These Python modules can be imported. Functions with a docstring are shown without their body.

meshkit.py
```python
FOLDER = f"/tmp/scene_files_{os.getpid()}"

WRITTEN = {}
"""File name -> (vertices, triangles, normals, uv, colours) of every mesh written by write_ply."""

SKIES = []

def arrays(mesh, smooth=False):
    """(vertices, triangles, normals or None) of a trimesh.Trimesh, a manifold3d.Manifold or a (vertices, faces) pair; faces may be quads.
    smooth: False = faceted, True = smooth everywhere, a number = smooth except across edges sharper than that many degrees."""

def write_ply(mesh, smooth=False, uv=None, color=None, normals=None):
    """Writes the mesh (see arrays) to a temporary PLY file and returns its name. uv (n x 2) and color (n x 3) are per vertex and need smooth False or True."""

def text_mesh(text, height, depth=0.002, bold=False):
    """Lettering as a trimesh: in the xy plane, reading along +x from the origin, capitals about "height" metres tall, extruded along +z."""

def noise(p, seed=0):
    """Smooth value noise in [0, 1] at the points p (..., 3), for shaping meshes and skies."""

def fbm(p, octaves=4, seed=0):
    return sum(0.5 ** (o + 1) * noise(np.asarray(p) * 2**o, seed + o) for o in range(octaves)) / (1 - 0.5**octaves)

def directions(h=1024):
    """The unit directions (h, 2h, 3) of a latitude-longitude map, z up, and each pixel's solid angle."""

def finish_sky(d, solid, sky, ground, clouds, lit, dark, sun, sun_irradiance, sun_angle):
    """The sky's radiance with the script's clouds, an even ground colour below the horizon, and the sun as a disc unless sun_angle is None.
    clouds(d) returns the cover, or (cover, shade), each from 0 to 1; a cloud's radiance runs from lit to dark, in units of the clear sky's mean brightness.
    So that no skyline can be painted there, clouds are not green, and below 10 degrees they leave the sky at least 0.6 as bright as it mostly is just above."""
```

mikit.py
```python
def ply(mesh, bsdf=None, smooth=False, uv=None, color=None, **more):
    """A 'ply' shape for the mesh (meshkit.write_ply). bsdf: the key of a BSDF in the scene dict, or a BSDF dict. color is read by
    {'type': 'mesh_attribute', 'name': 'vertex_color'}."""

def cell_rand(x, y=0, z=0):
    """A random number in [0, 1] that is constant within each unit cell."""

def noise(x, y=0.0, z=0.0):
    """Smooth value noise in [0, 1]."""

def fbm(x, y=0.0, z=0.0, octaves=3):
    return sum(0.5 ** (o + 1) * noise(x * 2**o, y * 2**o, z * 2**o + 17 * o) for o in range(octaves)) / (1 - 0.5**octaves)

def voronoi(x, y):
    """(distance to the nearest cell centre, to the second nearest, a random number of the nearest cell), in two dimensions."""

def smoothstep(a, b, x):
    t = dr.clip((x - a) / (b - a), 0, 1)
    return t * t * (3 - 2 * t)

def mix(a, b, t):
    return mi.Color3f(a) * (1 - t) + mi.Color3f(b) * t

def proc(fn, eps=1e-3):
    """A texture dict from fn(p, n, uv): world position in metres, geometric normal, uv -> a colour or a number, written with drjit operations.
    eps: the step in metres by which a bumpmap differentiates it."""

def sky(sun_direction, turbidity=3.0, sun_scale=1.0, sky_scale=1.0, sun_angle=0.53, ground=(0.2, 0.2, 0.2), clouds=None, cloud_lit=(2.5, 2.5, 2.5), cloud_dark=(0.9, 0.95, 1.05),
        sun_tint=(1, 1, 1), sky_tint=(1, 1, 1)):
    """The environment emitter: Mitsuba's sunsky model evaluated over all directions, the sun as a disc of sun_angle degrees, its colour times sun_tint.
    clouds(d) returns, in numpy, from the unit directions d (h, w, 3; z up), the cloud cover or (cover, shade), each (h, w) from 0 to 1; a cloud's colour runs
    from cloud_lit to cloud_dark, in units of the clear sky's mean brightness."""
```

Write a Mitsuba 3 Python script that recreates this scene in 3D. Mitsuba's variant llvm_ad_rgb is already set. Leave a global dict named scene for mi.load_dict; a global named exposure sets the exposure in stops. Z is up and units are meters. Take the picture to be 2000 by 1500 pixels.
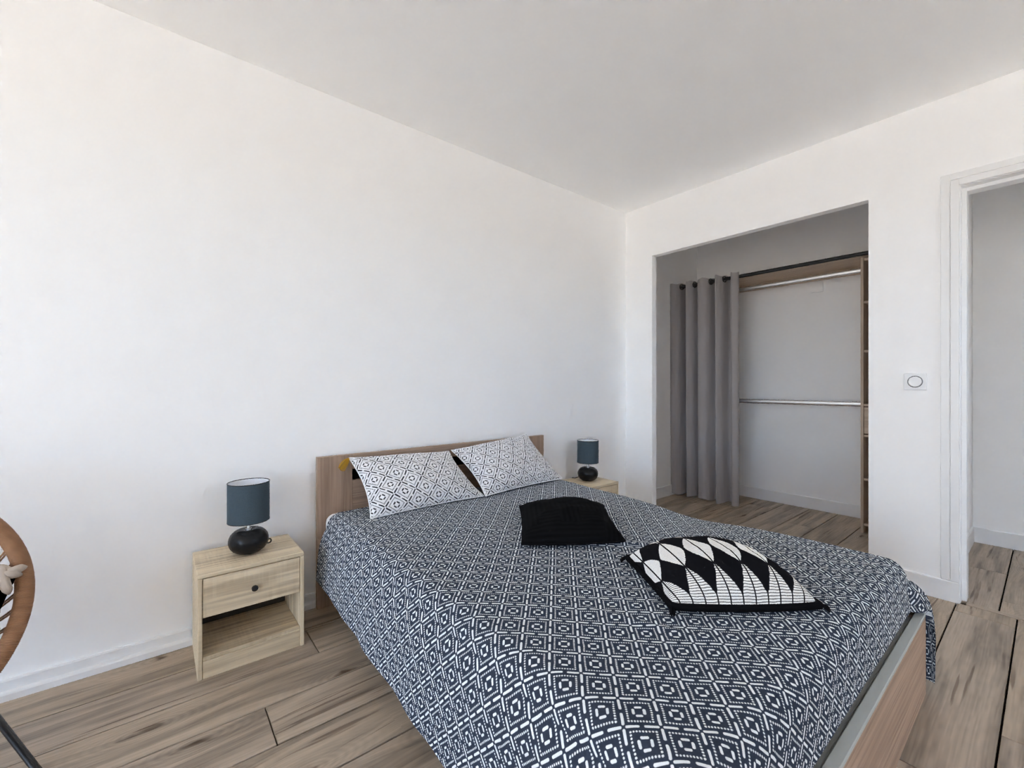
import math
import numpy as np
import trimesh
import drjit as dr
import mitsuba as mi
import manifold3d as m3
import meshkit
import mikit
from mikit import noise, fbm, voronoi, cell_rand, smoothstep, mix, proc

T = mi.ScalarTransform4f
scene, labels = {"type": "scene"}, {}
R = np.random.default_rng(7)

# ------------------------------------------------------------------ camera, sky, exposure
CAM = np.array([-3.049, -2.249, 1.072])
YAW = 0.88943
scene["camera"] = {
    "type": "perspective", "fov": 98.879, "fov_axis": "x", "near_clip": 0.02, "far_clip": 200.0,
    "to_world": T().look_at(origin=CAM.tolist(), target=(CAM + [math.cos(YAW), math.sin(YAW), 0]).tolist(), up=[0, 0, 1])}


def clouds(d):
    c = meshkit.fbm(d * [3, 3, 6], 4, 3)
    return np.clip((c - 0.35) * 3, 0, 1), np.clip((c - 0.5) * 2, 0, 1)


scene["sky"] = mikit.sky([0.55, 0.35, 0.75], turbidity=3.5, ground=(0.36, 0.36, 0.345), clouds=clouds,
                         cloud_lit=(1.75, 1.97, 2.25), cloud_dark=(1.02, 1.15, 1.35), sky_tint=(0.97, 1.06, 1.16))
exposure = 5.02

# ------------------------------------------------------------------ materials


def mat(key, color, rough=0.6, spec=0.3, two=False, bump=None, bscale=0.001, **more):
    c = color if isinstance(color, dict) else {"type": "rgb", "value": list(color)}
    b = {"type": "principled", "base_color": c, "roughness": rough, "specular": spec, **more}
    if bump is not None:
        b = {"type": "bumpmap", "arbitrary": bump, "scale": bscale, "bsdf": b}
    scene[key] = {"type": "twosided", "bsdf": b} if two else b
    return key


def plaster(p, n, uv):
    return 0.6 * fbm(p.x * 90, p.y * 90, p.z * 90, 2) + 0.8 * noise(p.x * 9, p.y * 9, p.z * 9)


mat("white_wall", (0.92, 0.918, 0.912), 0.75, 0.2, bump=proc(plaster, 0.002), bscale=0.0012)
mat("white_ceiling", (0.92, 0.92, 0.912), 0.85, 0.15, bump=proc(plaster, 0.002), bscale=0.0008)
mat("white_paint", (0.82, 0.82, 0.82), 0.38, 0.45)
mat("white_plastic", (0.80, 0.81, 0.82), 0.3, 0.5)
mat("grey_ring", (0.20, 0.20, 0.21), 0.4, 0.4)
mat("black_plastic", (0.012, 0.012, 0.013), 0.3, 0.5)
mat("black_metal", (0.012, 0.012, 0.013), 0.35, 0.5)
mat("dark_gap", (0.012, 0.010, 0.008), 0.9, 0.05)
mat("dark_board", (0.055, 0.045, 0.035), 0.7, 0.15)
mat("grey_edge", (0.42, 0.44, 0.42), 0.5, 0.3)
mat("black_ceramic", (0.008, 0.008, 0.009), 0.28, 0.22, clearcoat=0.08, clearcoat_gloss=0.85)
mat("shade_lining", (0.80, 0.82, 0.85), 0.7, 0.2, two=True)
mat("bed_linen", (0.82, 0.82, 0.83), 0.85, 0.1)
scene["chrome"] = {"type": "roughconductor", "material": "Al", "alpha": 0.22}
mat("dark_chrome", (0.02, 0.02, 0.021), 0.25, 0.6)
scene["clear_plastic"] = {"type": "thindielectric", "int_ior": 1.5}


def wood(light, dark, su, sv, fine, saw=0.0, streak=0.5):
    def fn(p, n, uv):
        u, v = uv.x, uv.y
        w = v + 0.012 * (noise(u * 3.1, v * 9) - 0.5)
        a = fbm(u * su, w * sv, 0.0, 3)
        b = noise(u * su * 2.5, w * sv * 4)
        f = noise(u * 14, w * fine)
        t = smoothstep(0.25, 0.8, streak * a + (1 - streak) * b) * 0.75 + 0.25 * f
        if saw:
            t = t + saw * (noise(u * 170, v * 14) - 0.5) * smoothstep(0.45, 0.6, noise(u * 6, v * 7 + 3))
        return mix(light, dark, dr.clip(t, 0, 1))
    return proc(fn)


mat("oak_wood", wood((0.76, 0.64, 0.46), (0.45, 0.355, 0.235), 2.2, 26, 330, saw=0.28), 0.5, 0.3)
mat("walnut_wood", wood((0.43, 0.305, 0.225), (0.285, 0.195, 0.14), 1.6, 45, 420), 0.5, 0.3)
mat("shelf_wood", wood((0.60, 0.475, 0.37), (0.44, 0.335, 0.25), 2.0, 30, 300), 0.5, 0.3)


def floor_fn(p, n, uv):
    u, v = uv.x, uv.y
    r1 = cell_rand(dr.floor(u * 0.1), dr.floor(v), 5)
    r2 = cell_rand(dr.floor(u * 0.1), dr.floor(v), 9)
    k1, k2, kid = voronoi(u * 1.7, v * 5.0)
    has = smoothstep(0.45, 0.5, kid)
    warp = 0.030 * dr.exp(-dr.square(k1 * 2.6)) * has
    w = v + warp + 0.014 * (fbm(u * 2.6, v * 7, r1 * 9, 2) - 0.5)
    a = fbm(u * 1.9, w * 27, 0.0, 3)
    f = noise(u * 9, w * 260)
    g = noise(u * 26, w * 110)
    base = mix(mix((0.50, 0.40, 0.29), (0.44, 0.345, 0.25), r1), (0.46, 0.375, 0.295), r2)
    c = base * (1.10 - 0.34 * smoothstep(0.35, 0.75, a) - 0.20 * f - 0.10 * g)
    crack = 0.8 * smoothstep(0.62, 0.76, fbm(u * 3.2, w * 70, 4.0, 3)) * smoothstep(0.48, 0.70, noise(u * 2.1, w * 10, 7.0))
    c = c * mix((1, 1, 1), (0.42, 0.36, 0.32), crack)
    kk = k1 * (0.7 + 0.9 * noise(u * 40, v * 130)) + 0.35 * dr.abs(noise(u * 11, v * 40) - 0.5)
    knot = (1 - smoothstep(0.03, 0.16, kk)) * has
    c = c * mix((1, 1, 1), (0.34, 0.27, 0.22), knot)
    swirl = (0.5 + 0.5 * dr.sin(k1 * 130)) * dr.exp(-dr.square(k1 * 3.2)) * has
    return c * (1 - 0.16 * swirl)


mat("floor_wood", proc(floor_fn), 0.42, 0.32)


def motif(u, v, s):
    """Block print: dashes on the cell edges, a dotted square, a small square of four strokes. 1 on the print."""
    u = u + 0.03 * (noise(u * 3.3, v * 3.3) - 0.5)
    v = v + 0.03 * (noise(u * 3.1 + 9, v * 3.7) - 0.5)
    a, b = dr.abs(u - dr.floor(u) - 0.5), dr.abs(v - dr.floor(v) - 0.5)
    la, lb = dr.maximum(dr.abs(a - 0.255) - 0.155, 0), dr.maximum(dr.abs(b - 0.255) - 0.155, 0)
    e = dr.minimum(dr.sqrt(dr.square(0.5 - a) + dr.square(lb)), dr.sqrt(dr.square(0.5 - b) + dr.square(la))) - 0.040 * s
    m, w = dr.maximum(a, b), dr.minimum(a, b)
    wf = w / 0.082
    wf = (wf - dr.floor(wf + 0.5)) * 0.082
    d = dr.sqrt(dr.square((m - 0.335) * 0.85) + dr.square(wf)) - 0.027 * s
    i = dr.minimum(dr.sqrt(dr.square(a - 0.155) + dr.square(dr.maximum(b - 0.065, 0))),
                   dr.sqrt(dr.square(b - 0.155) + dr.square(dr.maximum(a - 0.065, 0)))) - 0.040 * s
    return 1 - smoothstep(-0.011, 0.011, dr.minimum(dr.minimum(e, d), i))


def cover_fn(p, n, uv):
    t = motif(uv.x, uv.y, 1.0)
    g = 0.85 + 0.3 * noise(uv.x * 14, uv.y * 14)
    return mix(mi.Color3f(0.031, 0.040, 0.062) * g, (0.76, 0.79, 0.81), t)


def pillow_fn(p, n, uv):
    t = motif(uv.x, uv.y, 1.02)
    return mix((0.82, 0.82, 0.83), (0.012, 0.013, 0.018), t)


mat("printed_cotton", proc(cover_fn), 0.85, 0.1, two=True)
mat("white_print", proc(pillow_fn), 0.85, 0.1)


def weave(p, n, uv):
    return noise(p.x * 900, p.y * 900, p.z * 900)


def black_fn(p, n, uv):
    a, b = uv.x * 5, uv.y * 5
    h = dr.select(cell_rand(dr.floor(a), dr.floor(b)) > 0.5, dr.sin(a * 25), dr.sin(b * 25))
    return mix((0.0035, 0.0035, 0.004), (0.0055, 0.0055, 0.0065), 0.5 + 0.5 * h)


mat("black_fabric", proc(black_fn), 0.9, 0.04)
mat("black_cotton", (0.005, 0.005, 0.006), 0.9, 0.04)
mat("curtain_cloth", (0.37, 0.345, 0.34), 0.85, 0.12, two=True, bump=proc(weave, 0.0006), bscale=0.0003)


def shade_fn(p, n, uv):
    return mix((0.042, 0.064, 0.080), (0.058, 0.084, 0.102), 0.5 * noise(uv.x * 220, uv.y * 900) + 0.5 * noise(uv.x * 900, uv.y * 220))


mat("shade_cloth", proc(shade_fn), 0.7, 0.25, two=True)


def tri_fn(p, n, uv):
    """White leaves and stripes on black: u runs along the near edge, v from the far edge (0) to the near edge (1)."""
    u, v = (uv.x - 0.012) / 0.988, uv.y / 0.985
    rim_ = smoothstep(0.0, 0.004, u) * (1 - smoothstep(0.996, 1.0, v))
    x = u * 6 - 0.30
    x = dr.abs(x - dr.floor(x + 0.5))                     # distance to the knot column, 0..0.5
    jag = 0.03 * (noise(v * 80, dr.floor(u * 12)) - 0.5)
    up = dr.maximum(0.35 - v, 0) * 1.5
    tq = dr.minimum(dr.abs((v - 0.545) / 0.19), 1.0)
    leaf = 0.44 * (1 - tq * dr.sqrt(tq))
    low = dr.maximum(v - 0.74, 0) * 2.4
    half = dr.maximum(dr.maximum(up, leaf), low)
    white = 1 - smoothstep(-0.012, 0.012, x - half + jag)
    line = 1 - smoothstep(0.018, 0.034, dr.minimum(x, dr.select(v > 0.92, 0.5 - x, 1.0)))
    st = 0.5 + 0.5 * dr.sin(v * 6.2832 * 60 + 2.0 * noise(u * 30, v * 9))
    strong = smoothstep(0.70, 0.78, v)
    stripe = smoothstep(0.60, 0.80, st) * (0.22 + 0.58 * strong)
    return mix((0.006, 0.006, 0.008), (0.84, 0.83, 0.80), white * (1 - line) * (1 - stripe) * rim_)


mat("leaf_weave", proc(tri_fn), 0.9, 0.06)


def cord_fn(p, n, uv):
    return mix((0.24, 0.118, 0.058), (0.34, 0.18, 0.095), noise(p.x * 60, p.y * 60, p.z * 60))


mat("brown_cord", proc(cord_fn), 0.55, 0.35)
mat("cream_yarn", (0.46, 0.39, 0.33), 0.95, 0.05)
mat("mustard_yarn", (0.50, 0.28, 0.03), 0.9, 0.05)

# ------------------------------------------------------------------ geometry helpers


def put(key, mesh, m, smooth=False, uv=None, label=None, cat=None, group=None, kind=None, color=None):
    base, k = key, 0
    while key in scene:
        k += 1
        key = f"{base}_{k:03d}"
    scene[key] = mikit.ply(mesh, m, smooth=smooth, uv=uv)
    tag(key, label, cat, group, kind)
    return key


def tag(key, label=None, cat=None, group=None, kind=None):
    d = {k: v for k, v in (("label", label), ("category", cat), ("group", group), ("kind", kind)) if v}
    if d:
        labels.setdefault(key, {}).update(d)


def hullbox(x0, x1, y0, y1, z0, z1, b):
    lo, hi = np.array([x0, y0, z0], float), np.array([x1, y1, z1], float)
    pts = []
    for sx in (0, 1):
        for sy in (0, 1):
            for sz in (0, 1):
                c = np.where([sx, sy, sz], hi, lo)
                s = np.where([sx, sy, sz], -1, 1) * b
                for ax in range(3):
                    q = c + s
                    q[ax] = c[ax]
                    pts.append(q)
    return trimesh.Trimesh(*[np.array(a) for a in _hull(np.array(pts))], process=False)


def _hull(pts):
    h = trimesh.convex.convex_hull(pts)
    return h.vertices, h.faces


def box(x0, x1, y0, y1, z0, z1, b=0.0015):
    return hullbox(min(x0, x1), max(x0, x1), min(y0, y1), max(y0, y1), min(z0, z1), max(z0, z1), b)


def grain(mesh, axis, off=0.0, voff=None):
    """Unmerged faces with uv in metres, u along the grain axis."""
    v = mesh.vertices[mesh.faces].reshape(-1, 3)
    n = np.repeat(mesh.face_normals, 3, 0)
    f = np.arange(len(v)).reshape(-1, 3)
    dom = np.abs(n).argmax(1)
    uv = np.zeros((len(v), 2))
    for a in range(3):
        s = dom == a
        if a == axis:
            o = [k for k in range(3) if k != axis]
            uv[s] = v[s][:, o] * [0.2, 1.0]
        else:
            o = 3 - axis - a
            uv[s] = np.stack([v[s][:, axis], v[s][:, o]], 1)
    uv += [off, off * 0.37 if voff is None else voff]
    return trimesh.Trimesh(v, f, process=False), uv


def board(key, x0, x1, y0, y1, z0, z1, m, axis, b=0.0015, **k):
    g, uv = grain(box(x0, x1, y0, y1, z0, z1, b), axis, R.uniform(3, 60))
    return put(key, g, m, uv=uv, **k)


def cat_(*ms):
    return trimesh.util.concatenate(list(ms))


def tube(path, r, sides=12, closed=False, caps=True):
    P = np.asarray(path, float)
    n = len(P)
    rad = np.broadcast_to(np.asarray(r, float), (n,))
    t = np.roll(P, -1, 0) - np.roll(P, 1, 0) if closed else np.gradient(P, axis=0)
    t /= np.linalg.norm(t, axis=1, keepdims=True) + 1e-12
    a = np.array([0, 0, 1.0]) if abs(t[0][2]) < 0.9 else np.array([1.0, 0, 0])
    u = np.cross(t[0], a)
    us = []
    for k in range(n):
        u = u - t[k] * (u @ t[k])
        u /= np.linalg.norm(u)
        us.append(u)
    us = np.array(us)
    w = np.cross(t, us)
    th = np.arange(sides) / sides * 2 * np.pi
    V = (P[:, None] + rad[:, None, None] * (np.cos(th)[None, :, None] * us[:, None] + np.sin(th)[None, :, None] * w[:, None])).reshape(-1, 3)
    F = []
    for k in range(n if closed else n - 1):
        k2 = (k + 1) % n
        for s in range(sides):
            s2 = (s + 1) % sides
            F += [[k * sides + s, k * sides + s2, k2 * sides + s2], [k * sides + s, k2 * sides + s2, k2 * sides + s]]
    if not closed and caps:
        V = np.vstack([V, P[0], P[-1]])
        c0, c1 = len(V) - 2, len(V) - 1
        for s in range(sides):
            s2 = (s + 1) % sides
            F += [[c0, s2, s], [c1, (n - 1) * sides + s, (n - 1) * sides + s2]]
    return trimesh.Trimesh(V, np.array(F), process=False)


def spline(pts, n):
    from scipy.interpolate import CubicSpline
    pts = np.asarray(pts, float)
    s = np.r_[0, np.cumsum(np.linalg.norm(np.diff(pts, axis=0), axis=1))]
    return CubicSpline(s, pts)(np.linspace(0, s[-1], n))


def lathe(profile, seg=64, center=(0, 0, 0), sx=1.0, sy=1.0):
    pr = np.asarray(profile, float)
    th = np.arange(seg) / seg * 2 * np.pi
    V = np.stack([pr[:, 0, None] * np.cos(th) * sx, pr[:, 0, None] * np.sin(th) * sy, np.broadcast_to(pr[:, 1, None], (len(pr), seg))], -1).reshape(-1, 3)
    F = []
    for k in range(len(pr) - 1):
        for s in range(seg):
            s2 = (s + 1) % seg
            F += [[k * seg + s, k * seg + s2, (k + 1) * seg + s2], [k * seg + s, (k + 1) * seg + s2, (k + 1) * seg + s]]
    return trimesh.Trimesh(V + np.asarray(center), np.array(F), process=False)


def gridmesh(P, keep=None, flip=False):
    n, m = P.shape[:2]
    idx = np.arange(n * m).reshape(n, m)
    q = np.stack([idx[:-1, :-1], idx[1:, :-1], idx[1:, 1:], idx[:-1, 1:]], -1)
    if keep is not None:
        q = q[keep]
    q = q.reshape(-1, 4)
    if flip:
        q = q[:, ::-1]
    return trimesh.Trimesh(P.reshape(-1, 3), np.vstack([q[:, [0, 1, 2]], q[:, [0, 2, 3]]]), process=False)


def strip_profile(poly, axis, c0, c1, origin):
    """Extrude a 2-D profile (out from the wall, up) along x or y between c0 and c1; origin = the wall coordinate, sign = side."""
    w, s = origin
    pr = np.asarray(poly, float)
    n = len(pr)
    V = []
    for c in (c0, c1):
        for o, z in pr:
            V.append([c, w + s * o, z] if axis == 0 else [w + s * o, c, z])
    F = []
    for k in range(n):
        k2 = (k + 1) % n
        F += [[k, k2, n + k2], [k, n + k2, n + k]]
    F += [[0, k, k + 1] for k in range(1, n - 1)] + [[n, n + k + 1, n + k] for k in range(1, n - 1)]
    m = trimesh.Trimesh(np.array(V), np.array(F), process=False)
    m.fix_normals()
    return m


# ------------------------------------------------------------------ room shell
H = 2.5
XL, YN = -6.4, -4.4            # left wall, wall behind the camera


def solid(x0, x1, y0, y1, z0, z1):
    return m3.Manifold.cube([x1 - x0, y1 - y0, z1 - z0]).translate([x0, y0, z0])


put("wall_back", solid(XL - 0.25, 0.0, 0.0, 0.2, -0.1, H), "white_wall", label="long plain white wall behind the headboard", kind="structure")
right = solid(0.0, 0.058, YN - 0.2, 0.2, -0.1, H) - solid(-1, 1, -1.610, -0.251, -1, 2.088) - solid(-1, 1, -2.82, -1.962, -1, 2.043)
put("wall_right", right, "white_wall", label="white wall with the open closet and the doorway", kind="structure")
left = solid(XL - 0.25, XL, YN - 0.2, 0.2, -0.1, H) - solid(XL - 1, XL + 1, -3.9, -1.0, 0.02, 2.3)
put("wall_left", left, "white_wall", label="white wall with the glazed balcony door", kind="structure")
near = solid(XL - 0.25, 0.058, YN - 0.2, YN, -0.1, H) - solid(-1.4, -0.45, YN - 1, YN + 1, 1.35, 2.2)
put("wall_near", near, "white_wall", label="white wall behind the camera", kind="structure")
put("ceiling", solid(XL - 0.25, 1.55, -4.9, 0.4, H, H + 0.15), "white_ceiling", label="flat white ceiling", kind="structure")
# closet and hallway
put("wall_closet_back", solid(1.322, 1.5, -1.905, 0.3, -0.1, H), "white_wall", label="white back wall of the closet", kind="structure")
put("wall_closet_left", solid(0.0585, 1.3215, 0.08, 0.3, -0.1, H), "white_wall", label="white left side wall of the closet", kind="structure")
put("wall_closet_right", solid(0.0585, 1.3215, -1.903, -1.82, -0.1, H), "white_wall", label="white wall between closet and hallway", kind="structure")
hall_back = solid(1.275, 1.5, -4.9, -1.905, -0.1, H)
put("wall_hall_back", hall_back, "white_wall", label="white hallway wall seen through the doorway", kind="structure")
put("wall_hall_near", solid(-0.1, 1.5, -5.0, -4.9, -0.1, H) - solid(0.55, 0.8, -6, -4, 1.1, 1.75), "white_wall", label="white end wall of the hallway", kind="structure")
put("wall_hall_left", solid(-0.1, 0.058, -4.9, YN - 0.2, -0.1, H), "white_wall", label="white hallway wall beyond the bedroom", kind="structure")

# balcony door frame in the left wall (out of frame, the room's daylight)
for nm, y0, y1 in (("window_1", -3.9, -1.0),):
    b = [box(XL - 0.16, XL - 0.09, y0, y1, 0.02, 0.10, .004), box(XL - 0.16, XL - 0.09, y0, y1, 2.22, 2.3, .004),
         box(XL - 0.16, XL - 0.09, y0, y0 + 0.07, 0.02, 2.3, .004), box(XL - 0.16, XL - 0.09, y1 - 0.07, y1, 0.02, 2.3, .004),
         box(XL - 0.16, XL - 0.09, (y0 + y1) / 2 - 0.05, (y0 + y1) / 2 + 0.05, 0.02, 2.3, .004)]
    put(nm, cat_(*b), "white_paint", label="white balcony door frame in the left wall", kind="structure")
b = [box(0.55, 0.8, -4.97, -4.92, 1.1, 1.14, .004), box(0.55, 0.8, -4.97, -4.92, 1.71, 1.75, .004),
     box(0.55, 0.59, -4.97, -4.92, 1.1, 1.75, .004), box(0.76, 0.8, -4.97, -4.92, 1.1, 1.75, .004)]
put("window_2", cat_(*b), "white_paint", label="white hallway window frame", kind="structure")

b = [box(-1.4, -0.45, YN - 0.13, YN - 0.07, 1.35, 1.40, .004), box(-1.4, -0.45, YN - 0.13, YN - 0.07, 2.15, 2.2, .004),
     box(-1.4, -1.35, YN - 0.13, YN - 0.07, 1.35, 2.2, .004), box(-0.50, -0.45, YN - 0.13, YN - 0.07, 1.35, 2.2, .004)]
put("window_3", cat_(*b), "white_paint", label="white window frame in the wall behind the camera", kind="structure")

# skirting boards
old = [(0, 0), (0.026, 0), (0.026, 0.022), (0.022, 0.027), (0.011, 0.030), (0.011, 0.061), (0.008, 0.066), (0, 0.066)]
new = [(0, 0), (0.012, 0), (0.012, 0.096), (0.010, 0.100), (0, 0.100)]
put("baseboard_back", strip_profile(old, 0, XL, -0.0, (0.0, -1)), "white_paint", label="stepped white skirting board along the headboard wall", kind="structure")
put("baseboard_right", cat_(strip_profile(new, 1, -0.251, -0.0, (0.0, -1)), strip_profile(new, 1, -1.961, -1.61, (0.0, -1))),
    "white_paint", label="white skirting board beside the closet and the doorway", kind="structure")
put("baseboard_closet", cat_(strip_profile(new, 1, -1.82, 0.08, (1.322, -1)), strip_profile(new, 0, 0.058, 1.31, (0.08, -1))),
    "white_paint", label="white skirting board inside the closet", kind="structure")
put("baseboard_hall", cat_(strip_profile(new, 1, -4.9, -1.903, (1.275, -1)), strip_profile(new, 0, 0.06, 1.263, (-1.903, -1))),
    "white_paint", label="white skirting board in the hallway", kind="structure")

# door frame: flat architrave, inner casing, jamb with rebate
labels["door_1"] = {"label": "white frame of the open doorway to the hallway", "kind": "structure"}


def portal(key, y0, z1, w, x0, x1, base=0.0, m="white_paint"):
    """A flat frame around the opening: left leg and head and right leg; y0 = the leg's outer edge, z1 its top edge, w its width."""
    yr = -2.80 - (y0 + 1.985)
    put(key, cat_(box(x0, x1, y0 - w, y0, base, z1, .0012), box(x0, x1, yr, y0 - w, z1 - w, z1, .0012), box(x0, x1, yr, yr + w, base, z1 - w, .0012)), m)


portal("door_1__architrave", -1.897, 2.108, 0.0325, -0.007, 0.001, 0.101)
portal("door_1__casing", -1.9325, 2.072, 0.030, -0.0105, 0.002, 0.101)
portal("door_1__lining", -1.9625, 2.0425, 0.004, 0.0, 0.049, 0.0)
portal("door_1__jamb", -1.9625, 2.0425, 0.021, 0.050, 0.12)

# ------------------------------------------------------------------ floor of planks
put("floor", cat_(box(XL - 0.2, 1.5, -4.9, 0.2, -0.08, -0.012, .002)), "dark_gap", label="grey brown oak plank floor", kind="structure")


def plank(x0, x1, y0, y1):
    g, gy = 0.0015, 0.0027
    mesh = hullbox(x0 + g, x1 - g, min(y0, y1) + gy, max(y0, y1) - gy, -0.012, 0.0, 0.0014)
    off = R.integers(1, 400) * 10.0
    gm, uv = grain(mesh, 0, off + R.uniform(0, 5) - x0, R.integers(1, 400) + 0.3 - min(y0, y1))
    put("floor__plank", gm, "floor_wood", uv=uv)


def run(x0, x1, rows, joints, L=1.285):
    for k in range(len(rows) - 1):
        j = joints.get(k, None)
        j = R.uniform(0, L) if j is None else j
        a = x0
        s = j - math.ceil((j - x0) / L) * L
        cuts = [c for c in np.arange(s, x1 + L, L) if x0 + 0.05 < c < x1 - 0.05]
        for c in cuts + [x1]:
            plank(a, c, rows[k + 1], rows[k])
            a = c


rows = [-0.002, -0.205, -0.4045, -0.603, -0.799] + [-0.799 - 0.1923 * k for k in range(1, 7)]
rows += [rows[-1] - 0.1955 * k for k in range(1, 9)]
rows = [r for r in rows if r > YN] + [YN]
run(XL, 0.0, rows, {1: -2.545, 3: -2.77, 0: -3.9, 2: -3.6, 4: -3.35, 10: -1.40, 11: -1.047, 12: -0.6})
crow = [0.08, -0.142, -0.341, -0.54, -0.74, -0.94, -1.138, -1.345, -1.545, -1.745, -1.82]
run(0.0, 1.322, crow, {})
hrow = [-1.903, -2.09] + [-2.09 - 0.197 * k for k in range(1, 14)] + [-4.9]
run(0.036, 1.275, hrow, {1: 0.2})
g, uv = grain(box(0.0, 0.034, -2.80, -1.985, -0.004, 0.004, .002), 1, 5.0)
put("threshold_strip", g, "floor_wood", uv=uv, label="narrow wooden threshold strip across the doorway floor", cat="threshold strip")

# ------------------------------------------------------------------ closet fittings
tag("wardrobe_unit", "narrow wooden shelf unit mostly hidden behind the closet's right edge", "shelf unit")
board("wardrobe_unit__side_panel", 0.90, 1.308, -1.393, -1.376, 0.0, 1.985, "shelf_wood", 2)
board("wardrobe_unit__side_panel", 0.90, 1.308, -1.815, -1.798, 0.0, 1.985, "dark_board", 2)
for z in (0.06, 0.385, 0.70, 0.92, 1.307, 1.66, 1.968):
    board("wardrobe_unit__shelf", 0.905, 1.305, -1.797, -1.394, z - 0.009, z + 0.009, "shelf_wood", 1)
board("wardrobe_unit__drawer", 0.905, 1.30, -1.796, -1.395, 0.715, 0.905, "shelf_wood", 1)
board("wardrobe_unit__back_panel", 1.3055, 1.3095, -1.797, -1.394, 0.1, 1.958, "dark_gap", 2)
tag("closet_shelf", "wooden shelf across the top of the closet above the clothes rail", "shelf")
board("closet_shelf__board", 0.962, 1.321, -1.815, 0.078, 2.006, 2.024, "shelf_wood", 1)
board("closet_shelf__batten", 1.303, 1.321, -1.375, 0.078, 1.95, 2.005, "shelf_wood", 1)


def oval_rail(x, z, y0, y1, rx=0.010, rz=0.0185):
    th = np.arange(20) / 20 * 2 * np.pi
    V = np.vstack([np.stack([x + rx * np.cos(th), np.full(20, y), z + rz * np.sin(th)], 1) for y in (y0, y1)] + [[[x, y0, z], [x, y1, z]]])
    F = []
    for s in range(20):
        s2 = (s + 1) % 20
        F += [[s, s2, 20 + s2], [s, 20 + s2, 20 + s], [40, s2, s], [41, 20 + s, 20 + s2]]
    m = trimesh.Trimesh(V, np.array(F), process=False)
    m.fix_normals()
    return m


def holder(x, z, y):
    return cat_(box(x - 0.016, x + 0.016, y - 0.004, y + 0.004, z - 0.026, z + 0.026, .002))


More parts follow.
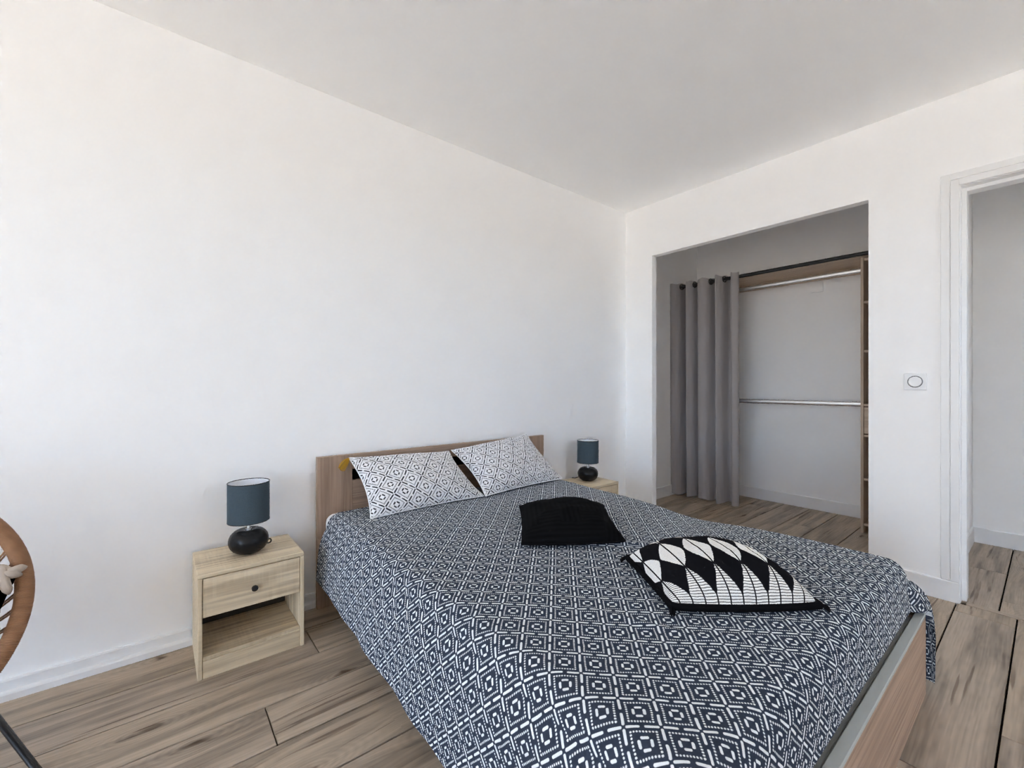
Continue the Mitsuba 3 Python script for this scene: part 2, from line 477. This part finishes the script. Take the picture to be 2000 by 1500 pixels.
tag("upper_clothes_rail", "chrome clothes rail under the closet shelf", "clothes rail", "chrome rails in the closet")
put("upper_clothes_rail__tube", oval_rail(1.10, 1.936, -1.372, 0.076), "chrome", smooth=40)
put("upper_clothes_rail__bracket", holder(1.10, 1.936, -1.3718), "chrome")
put("upper_clothes_rail__bracket", holder(1.10, 1.936, 0.0758), "chrome")
tag("lower_clothes_rail", "chrome clothes rail at waist height in the closet", "clothes rail", "chrome rails in the closet")
put("lower_clothes_rail__tube", oval_rail(1.10, 0.918, -1.372, 0.076), "chrome", smooth=40)
put("lower_clothes_rail__bracket", holder(1.10, 0.918, -1.3718), "chrome")
put("lower_clothes_rail__bracket", holder(1.10, 0.918, 0.0758), "chrome")
tag("curtain_rod", "dark metal curtain rod across the closet", "curtain rod")
RX, RZ = 0.868, 2.003
put("curtain_rod__pole", tube([[RX, 0.074, RZ], [RX, -1.2, RZ], [RX, -1.813, RZ]], 0.0145, 20), "dark_chrome", smooth=40)
for y in (0.074, -1.813):
    put("curtain_rod__end_cap", tube([[RX, y - 0.006, RZ], [RX, y + 0.006, RZ]], 0.022, 20), "dark_chrome", smooth=40)

# curtain: eyelet folds along y, nearer folds at smaller x
fold = [(0.064, 0.915), (0.054, 0.80), (0.010, 0.825), (-0.035, 0.945), (-0.066, 0.905), (-0.094, 0.792), (-0.128, 0.835), (-0.152, 0.945), (-0.178, 0.885), (-0.205, 0.802), (-0.265, 0.815),
        (-0.316, 0.935), (-0.344, 0.895), (-0.372, 0.790), (-0.405, 0.835), (-0.440, 0.945), (-0.478, 0.905), (-0.512, 0.795), (-0.536, 0.800), (-0.548, 0.845)]
path = spline([(y, x) for y, x in fold], 420)
NZ = 90
zz = np.linspace(0.018, 2.038, NZ)
P = np.zeros((len(path), NZ, 3))
ss = np.linspace(0, 1, len(path))
for k, z in enumerate(zz):
    t = 1 - z / 2.04
    wob = meshkit.fbm(np.stack([ss * 14, np.full_like(ss, z * 1.3), np.zeros_like(ss)], -1), 3, 5) - 0.5
    wob2 = meshkit.fbm(np.stack([ss * 40, np.full_like(ss, z * 9), np.ones_like(ss)], -1), 2, 8) - 0.5
    amp = 1 - 0.25 * t
    P[:, k, 0] = 0.868 + (path[:, 1] - 0.868) * amp + (0.035 * t + 0.004) * wob + 0.006 * t * wob2
    P[:, k, 1] = path[:, 0] + 0.02 * t * wob
    P[:, k, 2] = z + 0.006 * np.sin(ss * 40) * t - (0.012 * np.sin(ss * 47) ** 2) * (k == NZ - 1)
tag("curtain", "grey eyelet curtain gathered at the left of the open closet", "curtain")
put("curtain__fabric", gridmesh(P), "curtain_cloth", smooth=True)
for k in range(1, len(path) - 1):
    if (path[k, 1] - RX) * (path[k + 1, 1] - RX) < 0:
        d = path[k + 1] - path[k]
        d = np.array([d[1], d[0], 0.0]) / np.linalg.norm(d)      # cloth direction in x, y
        nrm = np.array([-d[1], d[0], 0])
        c = np.array([RX, path[k, 0], RZ])
        th = np.arange(28) / 28 * 2 * np.pi
        ring = c + 0.024 * (np.cos(th)[:, None] * d + np.sin(th)[:, None] * np.array([0, 0, 1.0]))
        put("curtain__eyelet", tube(ring, 0.0058, 8, closed=True), "dark_chrome", smooth=True)

g = box(1.3195, 1.3215, -1.030, -0.945, 1.853, 1.930, .0005)
tag("wall_pocket", "small clear plastic pocket stuck on the closet's back wall", "plastic pocket")
put("wall_pocket__sheet", gridmesh(np.array([[[1.3165 + 0.003 * math.sin(a * 3), -1.030 + 0.085 * a, 1.853 + 0.077 * c] for c in np.linspace(0, 1, 6)] for a in np.linspace(0, 1, 12)])), "clear_plastic", smooth=True)
put("wall_pocket__rim", cat_(box(1.316, 1.3215, -1.032, -1.029, 1.852, 1.931, .0005), box(1.316, 1.3215, -1.029, -0.945, 1.852, 1.8545, .0005)), "white_plastic")

# ------------------------------------------------------------------ wall switch
tag("light_switch", "square white light switch with round button between closet and doorway", "light switch")
put("light_switch__plate", box(-0.009, 0.0, -1.847, -1.758, 1.040, 1.128, .003), "white_plastic")


def disc(r0, r1, x0, x1, cy, cz, n=48):
    pr = [(r0, 0), (r1, 0), (r1, x1 - x0), (r0, x1 - x0)] if r0 > 0 else [(1e-5, x1 - x0), (r1 - 0.003, x1 - x0 + 0.0015), (r1, x1 - x0 - 0.001), (r1, 0)]
    m = lathe(pr + ([pr[0]] if r0 > 0 else []), n)
    v = m.vertices.copy()
    m = trimesh.Trimesh(np.stack([x0 - v[:, 2] + 0.0, v[:, 0] + cy, v[:, 1] + cz], 1), m.faces, process=False)
    m.fix_normals()
    return m


put("light_switch__ring", disc(0.0, 0.0305, -0.009, -0.0078, -1.8025, 1.084), "grey_ring", smooth=30)
put("light_switch__button", disc(0.0, 0.026, -0.010, -0.006, -1.8025, 1.084), "white_plastic", smooth=30)

# ------------------------------------------------------------------ bed
BX0, BX1 = -2.457, -0.985
tag("bed", "low double bed with walnut frame and panelled headboard", "bed")
hy0, hy1 = -0.050, -0.026
board("bed__headboard_stile", BX0, -2.290, hy0, hy1, 0.0, 0.722, "walnut_wood", 2)
board("bed__headboard_stile", -1.152, BX1, hy0, hy1, 0.0, 0.722, "walnut_wood", 2)
board("bed__headboard_rail", -2.2895, -1.1525, hy0, hy1, 0.648, 0.722, "walnut_wood", 0)
board("bed__headboard_panel", -2.2895, -1.1525, hy0 + 0.001, hy1, 0.20, 0.592, "walnut_wood", 0)
board("bed__headboard_back", -2.30, -1.14, hy1, hy1 + 0.010, 0.30, 0.70, "dark_gap", 0)
board("bed__side_rail", BX0, BX0 + 0.026, -1.948, hy0 - 0.001, 0.19, 0.335, "walnut_wood", 1)
board("bed__side_rail", BX1 - 0.026, BX1, -1.948, hy0 - 0.001, 0.15, 0.27, "walnut_wood", 1)
board("bed__foot_board", BX0, BX1, -1.974, -1.950, 0.0, 0.272, "walnut_wood", 0)
put("bed__edge_strip", box(BX0, BX1, -1.975, -1.949, 0.272, 0.283, .002), "grey_edge", label="pale grey edge strip along the top of the footboard")
slat = board("bed__slat_base", BX0 + 0.03, BX1 - 0.03, -1.94, -0.06, 0.235, 0.262, "grey_edge", 0)
MX0, MX1, MY0, MY1 = -2.434, -1.018, -1.935, -0.056


def rounded(x0, x1, y0, y1, z0, z1, r, n=20):
    hs = [m3.Manifold.sphere(r, n).translate([x, y, z]) for x in (x0 + r, x1 - r) for y in (y0 + r, y1 - r) for z in (z0 + r, z1 - r)]
    return m3.Manifold.batch_hull(hs)


mt = rounded(MX0 + .006, MX1 - .006, MY0 + .03, MY1, 0.2625, 0.453, 0.038).refine_to_length(0.07).to_mesh()
mv = np.array(mt.vert_properties[:, :3], float)
mv[:, 2] -= np.clip((mv[:, 2] - 0.35) / 0.1, 0, 1) * 0.016 * np.clip((-0.12 - mv[:, 1]) / 0.35, 0, 1)
mv[:, 2] -= np.clip((mv[:, 2] - 0.35) / 0.1, 0, 1) * 0.03 * np.exp(-((mv[:, 1] + 1.18) / 0.27) ** 2) * np.clip((mv[:, 0] + 1.60) / 0.4, 0, 1)
put("mattress", trimesh.Trimesh(mv, mt.tri_verts, process=False), "bed_linen", smooth=40,
    label="white mattress showing at the headboard end of the bed", cat="mattress")

# bedspread: a cloth (a across, b along the bed) laid over the mattress, hanging on both sides and tucked at the foot
CELL = 0.0672
ztop = 0.462
xa0, xa1, yb = MX0 - 0.006, MX1 + 0.006, -1.938
rr = 0.060


def drop(d, off):
    """Distance d past the edge -> (outwards, down): a quarter round of radius rr that begins rr inside, then a slightly flaring hang."""
    arc = rr * np.pi / 2
    th = np.clip(d / rr, 0, np.pi / 2)
    out = rr * np.sin(th)
    dn = rr * (1 - np.cos(th))
    e = np.maximum(d - arc, 0)
    return out + off * (1 - np.exp(-e / 0.045)) + 0.03 * e, dn + e * 0.995


na, nb = 330, 380
side = 0.50
wx = (xa1 - rr) - (xa0 + rr)
a = np.linspace(-side, wx + side, na)
yh = -0.140
ly = yh - (yb + rr)
foot = 0.215
bb = np.linspace(0, ly + side * 0.9, nb)
A, B = np.meshgrid(a, bb, indexing="ij")
da_l, da_r, db = np.maximum(-A, 0), np.maximum(A - wx, 0), np.maximum(B - ly, 0)
da = da_l + da_r
dist = np.hypot(da, db)
phi = np.arctan2(db, da + 1e-9)
sgn = np.where(da_l > 0, -1.0, 1.0)
fq = np.clip(phi / (np.pi / 2), 0, 1)
offs = np.interp(phi, [0, 0.5, 0.7, 0.88, 1.05, np.pi / 2], [0.036, 0.075, 0.090, 0.090, 0.07, 0.006])
o, dn = drop(dist, offs)
bx = xa0 + rr + np.clip(A, 0, wx)
by = yh - np.clip(B, 0, ly)
X = bx + sgn * o * np.cos(phi) * (dist > 0)
Y = by - o * np.sin(phi) * (dist > 0)
Z = ztop - dn
hangw = np.clip((dist - 0.12) / 0.3, 0, 1) * (1 - fq)
# folds of the hanging sides, soft wrinkles on top, the dip on the far side
wr = meshkit.fbm(np.stack([A * 3, B * 5, 0 * A], -1), 3, 2) - 0.5
w1 = np.sin(B * 21 + 4 * wr + 1.0)
X = X + sgn * hangw * (0.0035 * w1 + 0.012 * wr)
topw = np.exp(-(dist / 0.10) ** 2)
w2 = meshkit.fbm(np.stack([A * 4.5 + B * 2, B * 4.5 - A * 2, 0 * A + 3], -1), 3, 4) - 0.5
# a few creases running on the diagonal
cre = np.zeros_like(A)
for (ca, cb, ang, L, h) in ((0.55, 0.95, 0.75, 0.35, 0.006), (0.75, 1.12, 0.8, 0.4, 0.007), (0.42, 0.62, 0.7, 0.3, 0.005), (0.95, 1.25, 0.6, 0.35, 0.006), (1.1, 1.55, 2.2, 0.3, 0.006), (0.3, 1.45, 1.2, 0.25, 0.004)):
    u_ = (A - ca) * math.cos(ang) + (B - cb) * math.sin(ang)
    v_ = -(A - ca) * math.sin(ang) + (B - cb) * math.cos(ang)
    cre += h * np.exp(-(u_ / L) ** 2 * 2 - (v_ / 0.012) ** 2)
Z = Z + topw * (0.008 * w2 + cre) - 0.026 * np.exp(-((by + 1.18) / 0.26) ** 2) * np.clip((bx + 1.55) / 0.4, 0, 1) * topw
Z = Z + topw * 0.010 * np.clip((by + 0.6) / 0.5, 0, 1)
# the hem: side drop deepens towards the foot, the foot flap stops inside the footboard, the corner is gathered
side_lim = np.interp(-by, [0.1, 1.3, 1.95], [0.315, 0.400, 0.425])
side_lim = np.where(sgn > 0, 0.462, side_lim)
cut = np.interp(phi, [0, 0.80, 0.86, 1.05, np.pi / 2], [1, 1, 0.45, 0, 0])
lim = cut * side_lim + (1 - cut) * 0.195
lim = np.where(da == 0, 0.195, lim)
# pull the overhanging cells back onto the hem so that the edge is smooth
over = dist > lim
keep = ~(over[:-1, :-1] & over[1:, :-1] & over[:-1, 1:] & over[1:, 1:])
sc = np.where(over, lim / np.maximum(dist, 1e-9), 1.0)
P = np.stack([X, Y, Z], -1)
o2, dn2 = drop(np.minimum(dist, lim), offs)
P[..., 2] = np.where(over, ztop - dn2, P[..., 2])
P[..., 2] = np.maximum(P[..., 2], 0.012)
inside = (P[..., 2] < 0.30) & (fq > 0.63)
P[..., 1] = np.where(inside, np.maximum(P[..., 1], -1.9465), P[..., 1])
s2 = math.sqrt(0.5)
uvc = np.stack([(A - B) * s2, (A + B) * s2], -1).reshape(-1, 2) / CELL + [0.31 + 40, 0.12 + 40]
m = gridmesh(P, keep)
used = np.unique(m.faces)
remap = np.full(len(m.vertices), -1)
remap[used] = np.arange(len(used))
m = trimesh.Trimesh(m.vertices[used], remap[m.faces], process=False)
put("bedspread", m, "printed_cotton", smooth=True, uv=uvc[used],
    label="dark navy bedspread with white dotted square print spread over the bed", cat="bedspread")

# ------------------------------------------------------------------ cushions


def cushion(corners, top, bottom, n=56, pinch=(0.03, 0.03), k=2.6, ex=0.62, wr=0.006, seed=1, normal=None, ears=0.0):
    """corners: TL, TR, BR, BL. Returns (front, back, s, t) grids."""
    TL, TR, BR, BL = [np.asarray(c, float) for c in corners]
    q = np.linspace(0, 1, n)
    q = 0.5 - 0.5 * np.cos(q * np.pi) * (0.35) - 0.65 * (0.5 - q)
    q = (q - q[0]) / (q[-1] - q[0])
    S, Tt = np.meshgrid(q, q, indexing="ij")
    s = 0.5 + (S - 0.5) * (1 - pinch[0] * (1 - (2 * Tt - 1) ** 2))
    t = 0.5 + (Tt - 0.5) * (1 - pinch[1] * (1 - (2 * S - 1) ** 2))
    s, t = s[..., None], t[..., None]
    base = (TL * (1 - s) + TR * s) * (1 - t) + (BL * (1 - s) + BR * s) * t
    N = np.cross(TR - TL, BL - TL)
    N = -N / np.linalg.norm(N) if normal is None else np.asarray(normal, float)
    if normal is None and N[2] < 0:
        N = -N
    prof = lambda z: np.maximum(1 - np.abs(2 * z - 1) ** k, 0) ** ex
    h = prof(S) * prof(Tt)
    w = meshkit.fbm(np.stack([S * 7, Tt * 7, 0 * S + seed], -1), 3, seed) - 0.5
    edge = np.minimum(1, 6 * np.minimum(np.minimum(S, 1 - S), np.minimum(Tt, 1 - Tt)))
    cr = wr * w * edge * 2
    front = base + ((top * h + cr)[..., None]) * N
    back = base - ((bottom * h)[..., None]) * N
    def arc(q_, ax):
        d = np.linalg.norm(np.diff(q_, axis=ax), axis=-1)
        d = np.insert(np.cumsum(d, ax), 0, 0, ax)
        return d / np.take(d, [-1], ax)
    return front, back, arc(front, 0), arc(front, 1), N


def seam(front, r=0.004):
    e = np.vstack([front[0, :], front[1:, -1], front[-1, -2::-1], front[-2:0:-1, 0]])
    return tube(e, r, 6, closed=True)


def tassel(c, d, L, r, seed):
    rg = np.random.default_rng(seed)
    d = np.asarray(d, float) / np.linalg.norm(d)
    a_ = np.cross(d, [0.3, 0.2, 0.9])
    a_ /= np.linalg.norm(a_)
    b_ = np.cross(d, a_)
    ms = []
    for k in range(26):
        an, rad = rg.uniform(0, 6.28), r * math.sqrt(rg.uniform(0.02, 1))
        o_ = math.cos(an) * a_ + math.sin(an) * b_
        p0 = np.asarray(c)
        ms.append(tube(spline([p0, p0 + d * L * 0.25 + o_ * rad * 0.55, p0 + d * L * 0.6 + o_ * rad * 0.9 + [0, 0, -0.002], p0 + d * L * rg.uniform(0.9, 1.05) + o_ * rad + [0, 0, -0.008]], 7), 0.0016, 5))
    return cat_(*ms)


PC = 0.071
ca, sa = math.cos(math.radians(42)), math.sin(math.radians(42))


def printed_pillow(key, corners, seed, label, off, group="printed pillows on the headboard"):
    front, back, S, Tt, N = cushion(corners, 0.085, 0.095, pinch=(0.085, 0.045), seed=seed, wr=0.011, k=2.3, ex=0.6)
    w_, h_ = np.linalg.norm(np.subtract(corners[1], corners[0])), 0.37
    u_, v_ = S * w_, Tt * h_
    uv = np.stack([(u_ * ca + v_ * sa), (-u_ * sa + v_ * ca)], -1).reshape(-1, 2) / PC + off
    tag(key, label, "pillow", group)
    put(f"{key}__front", gridmesh(front, flip=True), "white_print", smooth=True, uv=uv)
    put(f"{key}__back", gridmesh(back), "black_cotton", smooth=True, label="black reverse side")
    put(f"{key}__seam", seam(front, 0.003), "white_print", smooth=True, uv=np.zeros((len(seam(front, 0.003).vertices), 2)))
    return front


f1 = printed_pillow("pillow", [(-2.322, -0.090, 0.712), (-1.760, -0.090, 0.690), (-1.690, -0.335, 0.474), (-2.306, -0.330, 0.470)], 3,
                    "white pillow with black diamond print and a mustard tassel leaning on the headboard", [50.2, 50.1])
f2 = printed_pillow("pillow_001", [(-1.745, -0.090, 0.694), (-1.170, -0.085, 0.745), (-1.058, -0.300, 0.476), (-1.690, -0.350, 0.476)], 8,
                    "white pillow with black diamond print leaning on the headboard, nearer the closet", [30.4, 30.7])
put("pillow__tassel", tassel((-2.322, -0.094, 0.712), (-0.75, -0.25, -0.62), 0.060, 0.020, 4), "mustard_yarn", smooth=True, label="mustard yellow corner tassel")

zc = 0.481
front, back, S, Tt, N = cushion([(-1.710, -0.655, zc + 0.012), (-1.385, -0.888, zc + 0.012), (-1.678, -1.235, zc), (-2.000, -1.015, zc)], 0.072, 0.014, pinch=(0.04, -0.06), seed=6, wr=0.012, k=2.4, ex=0.55)
uv = np.stack([S, Tt], -1).reshape(-1, 2)
tag("cushion", "plain black square cushion lying flat in the middle of the bed", "cushion")
put("cushion__front", gridmesh(front, flip=True), "black_fabric", smooth=True, uv=uv)
put("cushion__back", gridmesh(back), "black_cotton", smooth=True)
put("cushion__seam", seam(front), "black_cotton", smooth=True)

front, back, S, Tt, N = cushion([(-1.805, -1.338, zc), (-1.490, -1.578, zc), (-1.672, -1.858, zc), (-1.985, -1.612, zc)], 0.105, 0.014, pinch=(0.02, -0.07), seed=9, wr=0.004, k=2.6, ex=0.5)
uv = np.stack([S, Tt], -1).reshape(-1, 2)
tag("cushion_001", "black cushion woven with white leaf shapes and stripes at the foot of the bed", "cushion")
put("cushion_001__front", gridmesh(front, flip=True), "leaf_weave", smooth=True, uv=uv)
put("cushion_001__back", gridmesh(back), "black_cotton", smooth=True, label="black reverse side")
put("cushion_001__seam", seam(front, 0.010), "black_cotton", smooth=True)
for c, d, sd in ((front[0, 0], (-0.5, 0.5, -0.1), 1), (front[-1, 0], (0.6, 0.3, -0.1), 2), (front[-1, -1], (0.5, -0.6, -0.1), 3), (front[0, -1], (-0.6, -0.4, -0.1), 4)):
    put("cushion_001__tassel", tassel(c, d, 0.022, 0.006, sd), "black_cotton", smooth=True)

# ------------------------------------------------------------------ bedside tables and lamps


def nightstand(key, x0, label):
    x1, y0, y1, top, th = x0 + 0.357, -0.312, -0.026, 0.381, 0.0145
    tag(key, label, "bedside table", "bedside tables")
    board(f"{key}__top", x0, x1, y0, y1, top - th, top, "oak_wood", 0)
    board(f"{key}__side_panel", x0, x0 + th, y0, y1, 0.0, top - th - .0004, "oak_wood", 2)
    board(f"{key}__side_panel", x1 - th, x1, y0, y1, 0.0, top - th - .0004, "oak_wood", 2)
    board(f"{key}__back_panel", x0 + th, x1 - th, y1 - 0.006, y1 - 0.002, 0.01, top - th - .001, "dark_board", 0)
    board(f"{key}__shelf", x0 + th + .0004, x1 - th - .0004, y0 + 0.004, y1 - 0.007, 0.064, 0.079, "oak_wood", 0)
    board(f"{key}__plinth", x0 + th + .0004, x1 - th - .0004, y0 + 0.003, y0 + 0.017, 0.0, 0.0635, "oak_wood", 0)
    d = board(f"{key}__drawer", x0 + th + 0.002, x1 - th - 0.002, y0 + 0.001, y0 + 0.016, 0.222, top - th - 0.003, "oak_wood", 0)
    board(f"{key}__drawer_box", x0 + th + 0.012, x1 - th - 0.012, y0 + 0.0165, y1 - 0.02, 0.232, top - th - 0.03, "oak_wood", 0)
    kx, kz = (x0 + x1) / 2, 0.290
    k = lathe([(1e-5, 0), (0.005, 0), (0.005, 0.008), (0.0105, 0.011), (0.0115, 0.016), (0.0095, 0.021), (1e-5, 0.022)], 28)
    v = k.vertices.copy()
    k = trimesh.Trimesh(np.stack([v[:, 0] + kx, y0 + 0.001 - v[:, 2], v[:, 1] + kz], 1), k.faces, process=False)
    k.fix_normals()
    put(f"{key}__drawer__knob", k, "black_plastic", smooth=35, label="round black knob")


nightstand("bedside_table", -2.935, "light oak bedside table with drawer and open shelf, left of the bed")
nightstand("bedside_table_001", -0.862, "light oak bedside table half hidden behind the bed, next to the closet wall")


def lamp(key, cx, cy, label, cord):
    z0 = 0.3812
    tag(key, label, "table lamp", "bedside table lamps")
    th = np.linspace(-np.pi / 2, np.pi / 2, 40)
    pr = np.stack([0.0725 * np.cos(th) ** 0.86, 0.054 * np.sin(th)], 1)
    pr[:, 1] = np.clip(pr[:, 1], -0.0505, None) + 0.0505
    r_ = pr[:, 0]
    topm = th > 0
    pr[:, 1] = np.where(topm, pr[:, 1] - 0.012 * np.exp(-(r_ / 0.030) ** 2), pr[:, 1])
    pr[0, 0] = pr[-1, 0] = 1e-5
    put(f"{key}__base", lathe(pr, 64, (cx, cy, z0)), "black_ceramic", smooth=True)
    put(f"{key}__stem", lathe([(1e-5, 0.088), (0.012, 0.088), (0.012, 0.098), (0.0065, 0.101), (0.0065, 0.150), (1e-5, 0.150)], 28, (cx, cy, z0)), "chrome", smooth=35, label="chrome stem")
    s0, s1, ro = 0.131, 0.288, 0.0755
    n = 72
    sh = lathe([(ro, s0), (ro, s0 + 0.05), (ro, s1 - 0.05), (ro, s1)], n, (cx, cy, z0))
    tt = np.tile(np.arange(n) / n * 2 * np.pi * ro, 4)
    put(f"{key}__shade", sh, "shade_cloth", smooth=True, uv=np.stack([tt, np.asarray(sh.vertices)[:, 2]], 1), label="dark grey drum shade")
    put(f"{key}__shade__lining", lathe([(ro - 0.0016, s0 + .001), (ro - 0.0016, s1 - .001)], n, (cx, cy, z0)), "shade_lining", smooth=True, label="white inner lining")
    ang = np.arange(n) / n * 2 * np.pi
    for s in (s0, s1):
        put(f"{key}__shade__rim", tube(np.stack([cx + (ro - .0006) * np.cos(ang), cy + (ro - .0006) * np.sin(ang), np.full(n, z0 + s)], 1), 0.0017, 8, closed=True), "black_plastic", smooth=True)
    sp = [tube([[cx, cy, z0 + 0.147], [cx + (ro - .002) * math.cos(q), cy + (ro - .002) * math.sin(q), z0 + s0 + 0.014]], 0.0013, 6) for q in (0.4, 2.5, 4.6)]
    put(f"{key}__spider", cat_(*sp), "chrome", smooth=True)
    put(f"{key}__bulb", lathe([(1e-5, 0.212), (0.012, 0.209), (0.020, 0.196), (0.021, 0.187), (0.013, 0.168), (0.011, 0.151), (1e-5, 0.151)], 28, (cx, cy, z0)), "white_plastic", smooth=True, label="white bulb")
    cpts = [np.array([cx, cy, z0]) + c for c in cord]
    put(f"{key}__cord", tube(spline(cpts, 40), 0.0028, 8), "black_plastic", smooth=True, label="black cord")


lamp("table_lamp", -2.755, -0.168, "black pebble table lamp with dark grey shade on the left bedside table",
     [np.array(c) for c in ((0.066, 0.020, 0.024), (0.083, 0.024, 0.030), (0.088, 0.034, 0.016), (0.075, 0.06, 0.0035), (0.05, 0.11, 0.0035), (0.03, 0.138, 0.0035), (0.03, 0.1515, -0.01), (0.03, 0.152, -0.09))])
lamp("table_lamp_001", -0.652, -0.155, "black pebble table lamp with dark grey shade on the bedside table by the closet wall",
     [np.array(c) for c in ((-0.03, 0.062, 0.02), (-0.035, 0.08, 0.012), (-0.03, 0.11, 0.0035), (-0.02, 0.128, 0.0035), (-0.02, 0.1385, -0.01), (-0.02, 0.139, -0.09))])

# ------------------------------------------------------------------ cord chair at the left edge
tag("armchair", "round brown cord armchair on black metal legs at the left edge", "armchair")
C0 = np.array([-3.715, -0.50, 0.497])
RA, RL, TILT = 0.388, 0.362, 0.55
e1, e2 = np.array([1.0, 0, 0]), np.array([0, math.sin(TILT), math.cos(TILT)])
e3 = np.cross(e1, e2)
if e3[1] > 0:
    e3 = -e3                      # faces the room
NR = 3000
tt = np.arange(NR) / NR * 2 * np.pi
rim = C0 + np.outer(np.cos(tt), e1 * RA) + np.outer(np.sin(tt), e2 * RL)
rr_ = 0.0192 + 0.0008 * np.sin(np.arange(NR) / 5.0 * 2 * np.pi)
put("armchair__rim", tube(rim, rr_, 14, closed=True), "brown_cord", smooth=True, label="rim wound with brown cord")
hub = C0 - e3 * 0.26 - e2 * 0.10
ht = np.arange(60) / 60 * 2 * np.pi
put("armchair__hub_ring", tube(hub + 0.075 * (np.outer(np.cos(ht), e1) + np.outer(np.sin(ht), e2)), 0.008, 8, closed=True), "black_metal", smooth=True)
NC = 54
for k in range(NC):
    for dlt in (-0.012, 0.012):
        a0 = (k + 0.5) / NC * 2 * np.pi + dlt * 0.9
        p0 = C0 + math.cos(a0) * e1 * RA + math.sin(a0) * e2 * RL + e3 * 0.016
        p2 = hub + 0.075 * (math.cos(a0 - 2 * dlt) * e1 + math.sin(a0 - 2 * dlt) * e2)
        p1 = 0.5 * (p0 + p2) - e3 * 0.045
        put("armchair__cord", tube(spline([p0, p1, p2], 8), 0.0024, 6), "brown_cord", smooth=True)
for sx in (-1, 1):
    foot_f = np.array([C0[0] + sx * 0.415, -0.50, 0.009])
    top_b = np.array([C0[0] + sx * 0.215, -0.20, 0.209])
    put("armchair__leg", tube(spline([foot_f, foot_f * 0.5 + top_b * 0.5, top_b], 6), 0.009, 12), "black_metal", smooth=True)
    foot_b = np.array([C0[0] + sx * 0.15, -0.10, 0.009])
    top_f = np.array([C0[0] + sx * 0.27, -0.62, 0.255])
    put("armchair__leg", tube(spline([foot_b, foot_b * 0.5 + top_f * 0.5, top_f], 6), 0.009, 12), "black_metal", smooth=True)
put("armchair__base_ring", tube(hub + e3 * -0.008 + 0.09 * (np.outer(np.cos(ht), e1) + np.outer(np.sin(ht), e2)), 0.008, 8, closed=True), "black_metal", smooth=True)
for sx in (-1, 1):
    put("armchair__brace", tube([[C0[0] + sx * 0.215, -0.20, 0.209], hub + e1 * sx * 0.09, [C0[0] + sx * 0.28, -0.60, 0.25]], 0.008, 10), "black_metal", smooth=True)

# cushion with cream yarn tufts in the chair
tag("chair_cushion", "dark cushion with chunky cream yarn tufts lying in the cord armchair", "cushion")
cc = C0 + e1 * 0.115 - e3 * 0.0 - e2 * 0.085
hw, hh = 0.26, 0.17
cr_ = [C0 + e1 * q1 + e2 * q2 + e3 * 0.01 for q1, q2 in ((-0.22, 0.06), (0.376, 0.072), (0.318, -0.215), (-0.2, -0.27))]
front, back, S, Tt, N = cushion(cr_, 0.05, 0.05, n=40, seed=12, normal=e3)
put("chair_cushion__front", gridmesh(front), "black_fabric", smooth=True, uv=np.stack([S, Tt], -1).reshape(-1, 2))
put("chair_cushion__back", gridmesh(back, flip=True), "black_cotton", smooth=True)
rg = np.random.default_rng(5)
for k in range(90):
    i, j = rg.integers(2, 39), rg.integers(0, 24)
    c = front[i, j]
    d = e1 * rg.uniform(-1, 1) + e2 * rg.uniform(-0.5, 0.5)
    d /= np.linalg.norm(d)
    L = rg.uniform(0.025, 0.05)
    pts = [c - d * L + e3 * 0.003, c - d * L * 0.3 + e3 * 0.016, c + d * L * 0.4 + e3 * 0.016, c + d * L + e3 * 0.003]
    put("chair_cushion__yarn_tuft", tube(spline(pts, 10), np.interp(np.linspace(0, 1, 10), [0, .2, .8, 1], [0.003, 0.011, 0.012, 0.004]), 8), "cream_yarn", smooth=True)
